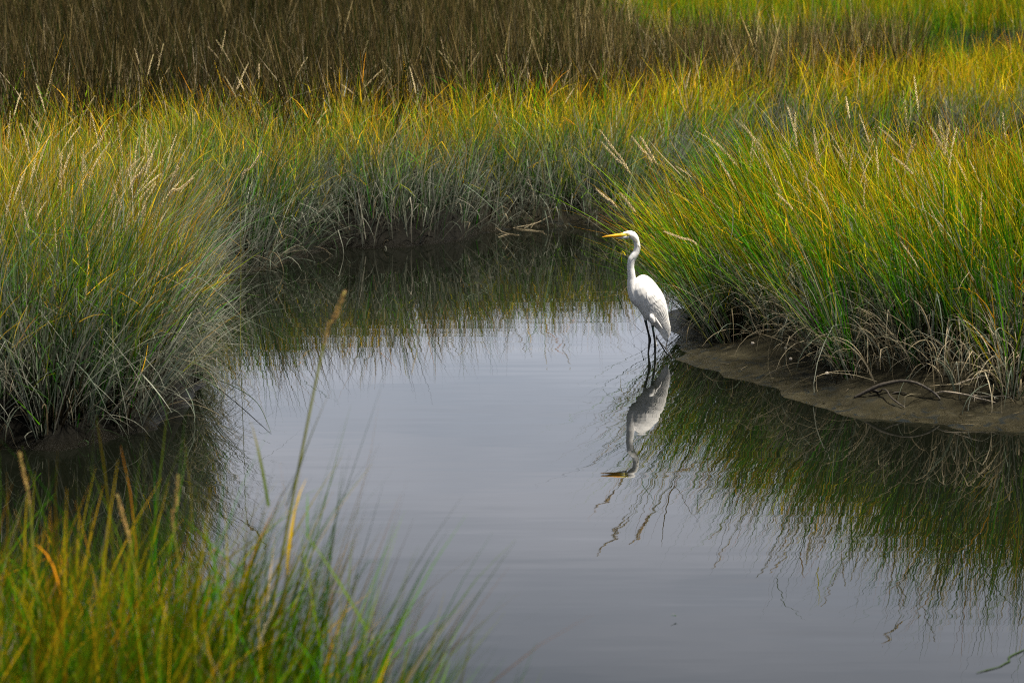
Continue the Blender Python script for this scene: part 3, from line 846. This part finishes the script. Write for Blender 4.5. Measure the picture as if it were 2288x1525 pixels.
for (uv, seedn) in (((742, 868), 1), ((560, 940), 2)):
    gl = Grass()
    b0 = at_y(640 if seedn == 1 else 600, 1130, 9.0)
    b1 = at_y(uv[0], uv[1], 8.95)
    dv = b1 - b0
    gl.add(*ribbons(b0[None], np.array([np.linalg.norm(dv)]), np.array([math.atan2(dv[1], dv[0])]), np.array([math.atan2(math.hypot(dv[0], dv[1]), dv[2]) - 0.06]), np.array([0.15]), np.array([0.011]), np.array([[0.10, 0.17, 0.006]]), np.array([[0.16, 0.20, 0.01]]), np.array([[0.42, 0.32, 0.06]]), 8))
    lf = link('leaf', np_mesh('leaf', np.concatenate(gl.v) - np.array(tall.location), np.concatenate(gl.q), np.concatenate(gl.c), [M_BLADE]), tall)
stalk_to((44, 1010), (66, 1130), (-1.5, 8.6), 'blurred brown seed spike at the far left edge of the foreground', head_r=0.006, seed=12, seed_mat=M_SEEDB, r0=0.004)
stalk_to((398, 1062), (388, 1190), (-0.92, 8.5), 'blurred brown seed spike in the foreground, left of the tall stalk', head_r=0.0055, seed=13, seed_mat=M_SEEDB, r0=0.004)
stalk_to((262, 1105), (290, 1215), (-1.05, 8.4), 'blurred grey-brown seed spike leaning left amid the foreground grass', head_r=0.006, seed=14, seed_mat=M_SEEDB, r0=0.004)

# ------------------------------------------------------------------ egret
YAW = math.radians(12)
FOOT = at_z(1455, 790)
SC5 = 7.2625 * 305.0
def e5(u, v, y=0.0):      # sketch units of the side view -> metres from the foot
    return Vector(((u - 690) / SC5 / math.cos(YAW), y, (1450 - v) / SC5))
def e4(u, v, y=0.0):
    fu, fv = 1330 + u / 10.893, 490 + v / 10.893
    return e5((fu - 1360) * 7.2625, (fv - 590) * 7.2625, y)
def loft(bm, cents, dirs_q, half_q, half_y, sides=20):
    rings = []
    for c, q, hq, hy in zip(cents, dirs_q, half_q, half_y):
        rings.append([bm.verts.new(c + q * hq * math.cos(2 * math.pi * k / sides) + Vector((0, 1, 0)) * hy * math.sin(2 * math.pi * k / sides)) for k in range(sides)])
    for r0, r1 in zip(rings, rings[1:]):
        for k in range(sides):
            bm.faces.new((r0[k], r0[(k + 1) % sides], r1[(k + 1) % sides], r1[k]))
    bm.faces.new(rings[0][::-1]); bm.faces.new(rings[-1])
TAB = [(-88, -5, 62, 25), (-70, -70, 104, 70), (-30, -150, 150, 120), (60, -222, 193, 170), (157, -247, 218, 190), (271, -243, 238, 195), (365, -232, 246, 187), (460, -222, 240, 168),
       (564, -205, 222, 140), (640, -168, 203, 112), (735, -134, 172, 82), (846, -92, 142, 56), (917, -82, 124, 42), (1003, -72, 74, 26), (1060, -64, 12, 15), (1094, -48, -32, 7)]
AX, PX = (0.436, 0.900), (0.900, -0.436)
qdir = Vector((PX[0], 0, -PX[1])).normalized()
def body_pt(s, q, y=0):
    return e5(500 + AX[0] * s + PX[0] * q, 250 + AX[1] * s + PX[1] * q, y)
bm = bmesh.new()
ss = np.array([t[0] for t in TAB], float)
fine = np.r_[np.linspace(-88, 0, 10), np.linspace(20, 1094, 46)]
qa, qb, hy = (np.interp(fine, ss, [t[k] for t in TAB]) for k in (1, 2, 3))
loft(bm, [body_pt(s, (a + b) / 2) for s, a, b in zip(fine, qa, qb)], [qdir] * len(fine), [(b - a) / 2 / SC5 for a, b in zip(qa, qb)], [h / SC5 for h in hy])
# neck and head
k4 = 1 / (10.893 * 305)
neck = [((690, 292), 52), ((770, 285), 88), ((840, 310), 100), ((905, 385), 88), ((942, 475), 76), ((966, 590), 77), ((950, 710), 82), ((900, 800), 92), ((848, 890), 94), ((828, 1000), 88), ((826, 1110), 85), ((842, 1240), 94), ((858, 1380), 101)]
npts = [e4(*p) for p, r in neck] + [e5(366, 290), e5(400, 390), e5(450, 500), e5(520, 600)]
nrad = [r * k4 for p, r in neck] + [84 / SC5, 112 / SC5, 130 / SC5, 110 / SC5]
hoff = np.interp(np.arange(len(npts)), [0, 3, 9, 14, 16], [-0.05, -0.045, -0.02, 0, 0])
for p, o in zip(npts, hoff): p.y = o
tube_bm(bm, spline(npts, 4), interp(nrad, 4), 16)
# lower jaw and throat in feathers, tapering along the underside of the beak
tube_bm(bm, [e4(410, 352, -0.05), e4(520, 355, -0.05), e4(620, 345, -0.05), e4(720, 330, -0.05)], [6 * k4, 20 * k4, 42 * k4, 62 * k4], 12)
tube_bm(bm, [e4(560, 255, -0.05), e4(630, 250, -0.05), e4(720, 250, -0.05), e4(800, 270, -0.05)], [12 * k4, 34 * k4, 62 * k4, 80 * k4], 12)
# beak
tube_bm(bm, [e4(90, 325, -0.05), e4(180, 320, -0.05), e4(320, 308, -0.05), e4(450, 300, -0.05), e4(560, 294, -0.05), e4(680, 288, -0.05)], [9 * k4, 19 * k4, 35 * k4, 45 * k4, 52 * k4, 48 * k4], 12)
# thighs and legs
LEGS = [([(592, 830), (602, 900), (632, 1030), (657, 1130), (676, 1225), (665, 1330), (654, 1440), (640, 1560), (634, 1700)], (34, 25, 19, 19, 27, 19, 16, 16, 15), 0.020),
        ([(676, 880), (690, 965), (708, 1080), (734, 1230), (738, 1295), (740, 1380), (740, 1475), (744, 1600), (746, 1720)], (38, 24, 19, 21, 26, 20, 17, 16, 15), -0.028)]
for pts, rr, y in LEGS:
    tube_bm(bm, spline([e5(u, v, y) for u, v in pts], 4), interp([r / SC5 for r in rr], 4), 10)
    f = e5(*pts[-1], y)
    for ang, ln in ((2.5, 0.075), (3.14, 0.085), (3.8, 0.075), (0.1, 0.05)):
        tube_bm(bm, [f + Vector((0, 0, 0.004)), f + Vector((math.cos(ang) * ln * 0.5, math.sin(ang) * ln * 0.5, 0.006)), f + Vector((math.cos(ang) * ln, math.sin(ang) * ln, -0.004))], [0.007, 0.006, 0.004], 8)
# tuft of thigh feathers
tube_bm(bm, spline([e5(640, 760, -0.055), e5(655, 820, -0.065), e5(678, 890, -0.056), e5(700, 975, -0.035)], 4), interp([22 / SC5, 46 / SC5, 48 / SC5, 12 / SC5], 4), 12)
me = bpy.data.meshes.new('egret_raw')
bm.normal_update(); bm.to_mesh(me); bm.free()
tmp = bpy.data.objects.new('egret_raw', me)
COL.objects.link(tmp)
mod = tmp.modifiers.new('remesh', 'REMESH'); mod.mode = 'VOXEL'; mod.voxel_size = 0.0032; mod.use_smooth_shade = True
sm = tmp.modifiers.new('smooth', 'SMOOTH'); sm.factor = 0.5; sm.iterations = 5
dg = bpy.context.evaluated_depsgraph_get()
body = bpy.data.meshes.new_from_object(tmp.evaluated_get(dg))
bpy.data.objects.remove(tmp)

def feather_nodes(nt, out):
    L = nt.links.new
    t = nt.nodes.new('ShaderNodeTexCoord')
    m = nt.nodes.new('ShaderNodeMapping'); m.inputs['Rotation'].default_value = (0, math.radians(26), 0); m.inputs['Scale'].default_value = (130, 130, 16)
    n = nt.nodes.new('ShaderNodeTexNoise'); n.inputs['Scale'].default_value = 1; n.inputs['Detail'].default_value = 4
    L(t.outputs['Object'], m.inputs['Vector']); L(m.outputs[0], n.inputs['Vector'])
    b = nt.nodes.new('ShaderNodeBump'); b.inputs['Strength'].default_value = 0.6; b.inputs['Distance'].default_value = 0.004
    L(n.outputs['Fac'], b.inputs['Height'])
    p = nt.nodes.new('ShaderNodeBsdfPrincipled')
    p.inputs['Base Color'].default_value = (0.86, 0.85, 0.84, 1)
    p.inputs['Roughness'].default_value = 0.8
    p.inputs['Specular IOR Level'].default_value = 0.15
    p.inputs['Sheen Weight'].default_value = 0.15
    p.inputs['Subsurface Weight'].default_value = 0.25
    p.inputs['Subsurface Radius'].default_value = (0.02, 0.019, 0.018)
    p.inputs['Subsurface Scale'].default_value = 1.0
    L(b.outputs[0], p.inputs['Normal']); L(p.outputs[0], out.inputs[0])
M_FEATHER = mat('white plumage', feather_nodes)
M_BEAK = simple_mat('orange-yellow beak', (0.78, 0.36, 0.012), 0.35, 0.4, var=0.12, vscale=60)
M_LORE = simple_mat('yellow-green lore', (0.60, 0.48, 0.05), 0.5, 0.3, var=0.2, vscale=120)
M_LEG = simple_mat('black leg scales', (0.012, 0.014, 0.014), 0.42, 0.4, bump=0.001, vscale=200)
M_SHIN = simple_mat('blue-grey upper leg', (0.030, 0.055, 0.060), 0.45, 0.4, bump=0.001, vscale=200)
for m in (M_FEATHER, M_BEAK, M_LORE, M_LEG, M_SHIN): body.materials.append(m)
tip, gape = e4(90, 325), e4(575, 292)
lore_c, eye_c = e4(630, 268), e4(706, 283)
for f in body.polygons:
    c = f.center
    u = (c.x * math.cos(YAW) * SC5 + 690) / 7.2625 + 1360; v = (1450 - c.z * SC5) / 7.2625 + 590
    x4, y4 = (u - 1330) * 10.893, (v - 490) * 10.893
    i = 0
    if c.z < 0.62 and v > 590 + 880 / 7.2625 and u < 1360 + 790 / 7.2625:
        u5, v5 = (u - 1360) * 7.2625, (v - 590) * 7.2625
        n0 = 892 if u5 < 655 else 968
        if u5 < 640 + max(0, (v5 - 900)) * 0.6 and v5 > n0 and u5 < 665 + (v5 - 900) * 0.2: i = 3
        if u5 >= 668 and v5 > n0 and u5 < 725 + max(0, v5 - 1020) * 0.10: i = 3
        if i == 3 and v5 < n0 + 90: i = 4
    elif v < 560:
        top = 242 + max(0, 560 - x4) * 0.18
        if x4 < 600 and y4 < 352 - max(0, x4 - 420) * 0.10 and (x4 < 420 or y4 < 345) : i = 1
        if 560 <= x4 < 745 and 245 + (x4 - 600) * 0.10 < y4 < 318: i = 2
        if x4 < 575 and i == 1: i = 1
    f.material_index = i
    f.use_smooth = True
egret = tag(link('egret', body), 'white egret with orange-yellow beak and black legs wading in the creek', 'egret')
egret.location = FOOT
egret.rotation_euler = (0, 0, YAW)
# eyes
M_IRIS = simple_mat('pale yellow iris', (0.75, 0.62, 0.12), 0.15, 0.6)
M_PUPIL = simple_mat('black pupil', (0.004, 0.004, 0.004), 0.08, 0.7)
for s in (-1, 1):
    bm = bmesh.new()
    bmesh.ops.create_uvsphere(bm, u_segments=18, v_segments=12, radius=0.0052)
    bmesh.ops.rotate(bm, verts=bm.verts, matrix=Matrix.Rotation(-s * math.pi / 2, 3, 'X'))
    for f in bm.faces:
        f.smooth = True
        c = f.calc_center_median()
        f.material_index = 1 if (c.x ** 2 + c.z ** 2) < 0.0026 ** 2 or (c.x ** 2 + c.z ** 2) > 0.0045 ** 2 else 0
    o = bm_obj('eye', bm, [M_IRIS, M_PUPIL], egret)
    o.location = Vector((eye_c.x, -0.05 + s * 0.0215, eye_c.z))
# folded wings: a feathered shell lying over each flank
def wing_mesh(sgn):
    vs, us = 70, 46
    V = np.zeros((vs, us, 3))
    for i in range(vs):
        ti = i / (vs - 1)
        s = 110 + ti * 985
        a, b, h = (float(np.interp(s, ss, [t[k] for t in TAB])) for k in (1, 2, 3))
        cq, hq = (a + b) / 2, (b - a) / 2
        # front edge of the wing runs from the shoulder notch down to the tip
        fe = np.interp(s, [110, 200, 330, 420, 500, 600, 720, 860, 960, 1030, 1095], [10, -60, -112, -128, -118, -78, -28, 4, 18, 8, -30])
        be = b - 6 + 6 * min(1, max(0, (s - 800) / 150))
        for j in range(us):
            tj = j / (us - 1)
            q = fe + (be - fe) * tj
            qq = min(0.9995, abs((q - cq) / hq))
            y = h * math.sqrt(1 - qq * qq)
            edge = min(1.0, tj / 0.10) * min(1.0, (1 - tj) / 0.16) * min(1.0, ti / 0.16) * min(1.0, (1 - ti) / 0.03)
            # long overlapping feathers: shallow steps that run with the wing, shorter coverts on top
            row = tj * 8.5 + 0.8 * math.sin(ti * 3.0)
            saw = (row % 1.0)
            cov = ((ti * 9.0 + 0.6 * math.sin(tj * 21.0)) % 1.0)
            wgt = min(1, max(0, (ti - 0.35) / 0.2))
            step = wgt * 8.5 * saw + (1 - wgt) * 6.0 * cov
            off = -14 + (27 + step) * min(1, edge * 1.3)
            p = body_pt(s, q)
            V[i, j] = (p.x, sgn * (y + off) / SC5, p.z)
    idx = np.arange(vs * us).reshape(vs, us)
    q = np.stack([idx[:-1, :-1], idx[:-1, 1:], idx[1:, 1:], idx[1:, :-1]], -1).reshape(-1, 4)
    if sgn > 0: q = q[:, ::-1]
    return np_mesh('wing', V.reshape(-1, 3), q, mats=[M_FEATHER])
for s in (-1, 1):
    link('wing', wing_mesh(s), egret)
# one loose pointed feather under the wing
bm = bmesh.new()
fp = [e5(722, 835, -0.062), e5(760, 905, -0.066), e5(800, 965, -0.062), e5(842, 1022, -0.052)]
tube_bm(bm, spline(fp, 4), interp([6 / SC5, 15 / SC5, 15 / SC5, 3 / SC5], 4), 8)
for v in bm.verts: v.co.y = -0.06 + (v.co.y + 0.06) * 0.5
bm_obj('feather', bm, [M_FEATHER], egret)

# ------------------------------------------------------------------ driftwood, twigs, shells
M_BARK = simple_mat('wet dark bark', (0.050, 0.042, 0.032), 0.55, 0.4, var=0.4, vscale=60, bump=0.004)
M_PALE = simple_mat('pale dry twig', (0.40, 0.34, 0.26), 0.7, 0.2, var=0.25, vscale=50, bump=0.002)
M_SHELL = simple_mat('cream shell', (0.55, 0.49, 0.41), 0.5, 0.4, var=0.2, vscale=150)
M_SHELLG = simple_mat('muddy grey shell', (0.22, 0.21, 0.17), 0.6, 0.3, var=0.3, vscale=150)
M_STRAW = simple_mat('dry straw', (0.46, 0.38, 0.24), 0.7, 0.2, var=0.2, vscale=30)
M_GREENLEAF = simple_mat('green leaf', (0.030, 0.055, 0.014), 0.5, 0.3, var=0.2, vscale=30)

def hit(u, v):
    """where the line of sight meets the ground (or the water)"""
    r = ray(u, v)
    t = np.linspace(8, 60, 5200)
    pts = np.array([0, 0, CAM_H])[None] + r[None] * t[:, None]
    z = np.maximum(ground_z(pts[:, :2]), 0)
    i = int(np.argmax(pts[:, 2] < z))
    return pts[i]
def c6(u, v): return 1880 + u / 5.608, 780 + v / 5.608
def path_px(pts, lift=0.0):
    a, b = hit(*pts[0]), hit(*pts[-1])
    n = len(pts)
    out = []
    for i, (u, v) in enumerate(pts):
        y = a[1] + (b[1] - a[1]) * i / (n - 1)
        p = at_y(u, v, y)
        g0 = max(0.0, float(ground_z([p[:2]])[0]))
        p[2] = max(p[2], g0 + lift)
        out.append(p)
    return out
def branch(name, px, rad, material, label, cat, extra=(), lift=0.004, rough=0.12, parent=None):
    bm = bmesh.new()
    for pts, rr in [(px, rad)] + list(extra):
        path = spline(path_px(pts, lift), 6)
        r = [x * random.uniform(1 - rough, 1 + rough) for x in interp(rr, 6)]
        tube_bm(bm, path, r, 9)
    o = bm_obj(name, bm, [material], parent)
    if label: tag(o, label, cat)
    return o
C = lambda *a: [c6(*p) for p in a]
branch('driftwood', C((165, 612), (330, 522), (480, 452), (690, 402), (830, 398), (960, 430), (1080, 490), (1180, 560), (1240, 640)),
       (0.010, 0.013, 0.013, 0.011, 0.010, 0.009, 0.0085, 0.008, 0.005), M_BARK, 'dark arched root of driftwood lying on the right mud bank', 'driftwood',
       extra=[(C((330, 530), (420, 545), (480, 530), (520, 500), (570, 520), (610, 585), (680, 650), (800, 742)), (0.008, 0.008, 0.006, 0.005, 0.005, 0.005, 0.006, 0.004)),
              (C((640, 580), (660, 545), (720, 535), (820, 565)), (0.004, 0.004, 0.004, 0.003))])
branch('twig', C((1170, 560), (1270, 530), (1400, 540), (1600, 575), (1700, 610), (1800, 630), (1930, 680)), (0.005, 0.005, 0.005, 0.005, 0.0045, 0.004, 0.003), M_PALE,
       'pale forked twig lying beside the dark driftwood on the mud', 'twig',
       extra=[(C((1640, 578), (1750, 590), (1900, 605), (2040, 612), (2130, 620)), (0.0035, 0.0035, 0.0035, 0.003, 0.0025)), (C((1670, 600), (1668, 630), (1662, 665)), (0.003, 0.0025, 0.002)),
              (C((1805, 632), (1812, 660)), (0.003, 0.002)), (C((1915, 608), (1925, 640)), (0.003, 0.002))], lift=0.003)
branch('twig', C((1440, 485), (1520, 410), (1640, 370), (1800, 330), (2000, 290), (2130, 268), (2205, 312)), (0.004, 0.005, 0.005, 0.0045, 0.004, 0.004, 0.002), M_PALE,
       'pale curved twig propped among straw at the right edge of the mud bank', 'twig', lift=0.02)
branch('straw', C((1090, 470), (1350, 462), (1600, 455)), (0.0018, 0.003, 0.0025), M_STRAW, 'single straight straw lying level on the mud above the forked twig', 'straw')
branch('twig', [(1466, 752), (1476, 766), (1488, 779), (1502, 800)], (0.003, 0.0045, 0.0045, 0.003), M_BARK, "dark wet stick lying in the water beside the egret's tail", 'twig',
       extra=[([(1488, 779), (1489, 768), (1492, 760)], (0.003, 0.0025, 0.002)), ([(1464, 762), (1468, 748)], (0.0025, 0.002))])

def shell(u, v, size, material, label):
    p = hit(u, v)
    bm = bmesh.new()
    pts, rr = [], []
    for i in range(46):
        t = i / 45
        a = t * 2.6 * 2 * math.pi
        R = size * 0.42 * (1 - t) ** 0.8
        pts.append(Vector((R * math.cos(a), R * math.sin(a), size * 0.75 * t)))
        rr.append(size * 0.40 * (1 - t) ** 0.75 + 0.0005)
    tube_bm(bm, pts, rr, 9)
    bmesh.ops.rotate(bm, verts=bm.verts, matrix=Matrix.Rotation(random.uniform(0.6, 1.2), 3, 'X') @ Matrix.Rotation(random.uniform(0, 6), 3, 'Z'))
    o = bm_obj('snail_shell', bm, [material])
    o.location = (p[0], p[1], p[2] + size * 0.45)
    tag(o, label, 'shell', 'snail shells on the right mud bank')
shell(1682, 769, 0.017, M_SHELL, "cream snail shell on the mud, nearest to the egret's tail")
shell(1755, 780, 0.015, M_SHELLG, 'muddy grey snail shell tucked under drooping straw on the right bank')
shell(1767, 804, 0.016, M_SHELL, 'cream snail shell just below the muddy grey one, under straw tips')
shell(1848, 836, 0.018, M_SHELL, 'cream snail shell out on open mud, left of the driftwood')
shell(1918, 820, 0.019, M_SHELL, 'cream snail shell at the dark foot of the grass above the driftwood')

# broken reed floating by the far bank
c7 = lambda *a: [(1080 + u / 6.3556, 450 + v / 6.3556) for u, v in a]
branch('broken_reed', c7((410, 390), (560, 350), (720, 318), (840, 265), (940, 235)), (0.0018, 0.003, 0.003, 0.003, 0.0015), M_STRAW, 'broken pale reed with bent leaves floating by the far mud bank', 'reed',
       extra=[(c7((575, 392), (640, 350), (720, 318)), (0.0015, 0.002, 0.0015)), (c7((670, 390), (700, 340), (730, 315)), (0.001, 0.0015, 0.0015)), (c7((420, 392), (560, 412), (720, 425), (860, 435)), (0.002, 0.003, 0.0025, 0.001))], lift=0.005)
branch('straw', c7((180, 380), (270, 430), (360, 468), (510, 485)), (0.0015, 0.0025, 0.002, 0.0015), M_STRAW, 'bent straw floating left of the broken reed by the far bank', 'straw',
       extra=[(c7((210, 512), (290, 480), (360, 466)), (0.001, 0.002, 0.0015))], lift=0.004)
# green strand added in place of a reflection in the near corner
c3 = lambda *a: [(2120 + u / 10.518, 1380 + v / 10.518) for u, v in a]
branch('water_strand', c3((640, 1310), (900, 1280), (1170, 1240), (1300, 1170), (1420, 1120), (1400, 1060), (1500, 965), (1650, 900), (1800, 740)), (0.0008, 0.0025, 0.002, 0.0025, 0.004, 0.004, 0.003, 0.003, 0.002), M_GREENLEAF,
       'thin green strand added in place of a reflection in the bottom right corner of the water', 'leaf', lift=0.003)
# thin leaves trailing in the water off the left bank
branch('water_strand', [(452, 838), (520, 862), (575, 900), (606, 968), (560, 985), (500, 1000)][:4], (0.003, 0.003, 0.0025, 0.001), M_GREENLEAF, 'dark leaf blade trailing into the water from the left bank', 'leaf', lift=0.004)

# ------------------------------------------------------------------ dragonflies
M_DRAGON = simple_mat('dark insect body', (0.010, 0.012, 0.010), 0.3, 0.5)
M_DRAGONG = simple_mat('green insect body', (0.020, 0.075, 0.030), 0.3, 0.5)
def wing_nodes(nt, out):
    g = nt.nodes.new('ShaderNodeBsdfGlass'); g.inputs['Roughness'].default_value = 0.1; g.inputs['IOR'].default_value = 1.02
    d = nt.nodes.new('ShaderNodeBsdfDiffuse'); d.inputs['Color'].default_value = (0.12, 0.12, 0.11, 1)
    t = nt.nodes.new('ShaderNodeBsdfTransparent')
    m = nt.nodes.new('ShaderNodeMixShader'); m.inputs[0].default_value = 0.35
    nt.links.new(t.outputs[0], m.inputs[1]); nt.links.new(d.outputs[0], m.inputs[2]); nt.links.new(m.outputs[0], out.inputs[0])
    nt.nodes.remove(g)
M_IWING = mat('clear insect wing', wing_nodes)
def dragonfly(loc, rot, length, material, label):
    bm = bmesh.new()
    L = length
    tube_bm(bm, [(-0.62 * L, 0, 0.0), (-0.4 * L, 0, 0.01 * L), (-0.1 * L, 0, 0.02 * L), (0.0, 0, 0.02 * L), (0.10 * L, 0, 0.03 * L), (0.22 * L, 0, 0.02 * L), (0.27 * L, 0, 0.01 * L), (0.31 * L, 0, 0.01 * L), (0.38 * L, 0, 0.0)],
            [0.018 * L, 0.026 * L, 0.024 * L, 0.035 * L, 0.075 * L, 0.07 * L, 0.03 * L, 0.07 * L, 0.045 * L], 10)
    o = bm_obj('dragonfly', bm, [material])
    tag(o, label, 'dragonfly', 'dragonflies')
    o.location = loc; o.rotation_euler = rot
    for s in (-1, 1):
        for x, sw in ((0.18, 0.12), (0.04, -0.14)):
            bm = bmesh.new()
            out = [(0, 0), (0.12, 0.05), (0.35, 0.08), (0.52, 0.06), (0.58, 0), (0.5, -0.05), (0.2, -0.05)]
            top = [bm.verts.new(((x + sw * a + b) * L, s * a * L, (0.05 + 0.16 * a) * L)) for a, b in out]
            bm.faces.new(top)
            bm_obj('wing', bm, [M_IWING], o)
    return o
p = at_z(1504, 1374) ; dragonfly((p[0], p[1] - 0.08, 0.02), (0.3, 0.2, 0.7), 0.035, M_DRAGONG, 'tiny green dragonfly skimming the open water in the foreground')
p = at_y(1493, 177, 31.0); dragonfly(tuple(p), (0, 0, 0.2), 0.055, M_DRAGON, 'black dragonfly hovering over the yellow grass above the egret')
print('blades done')
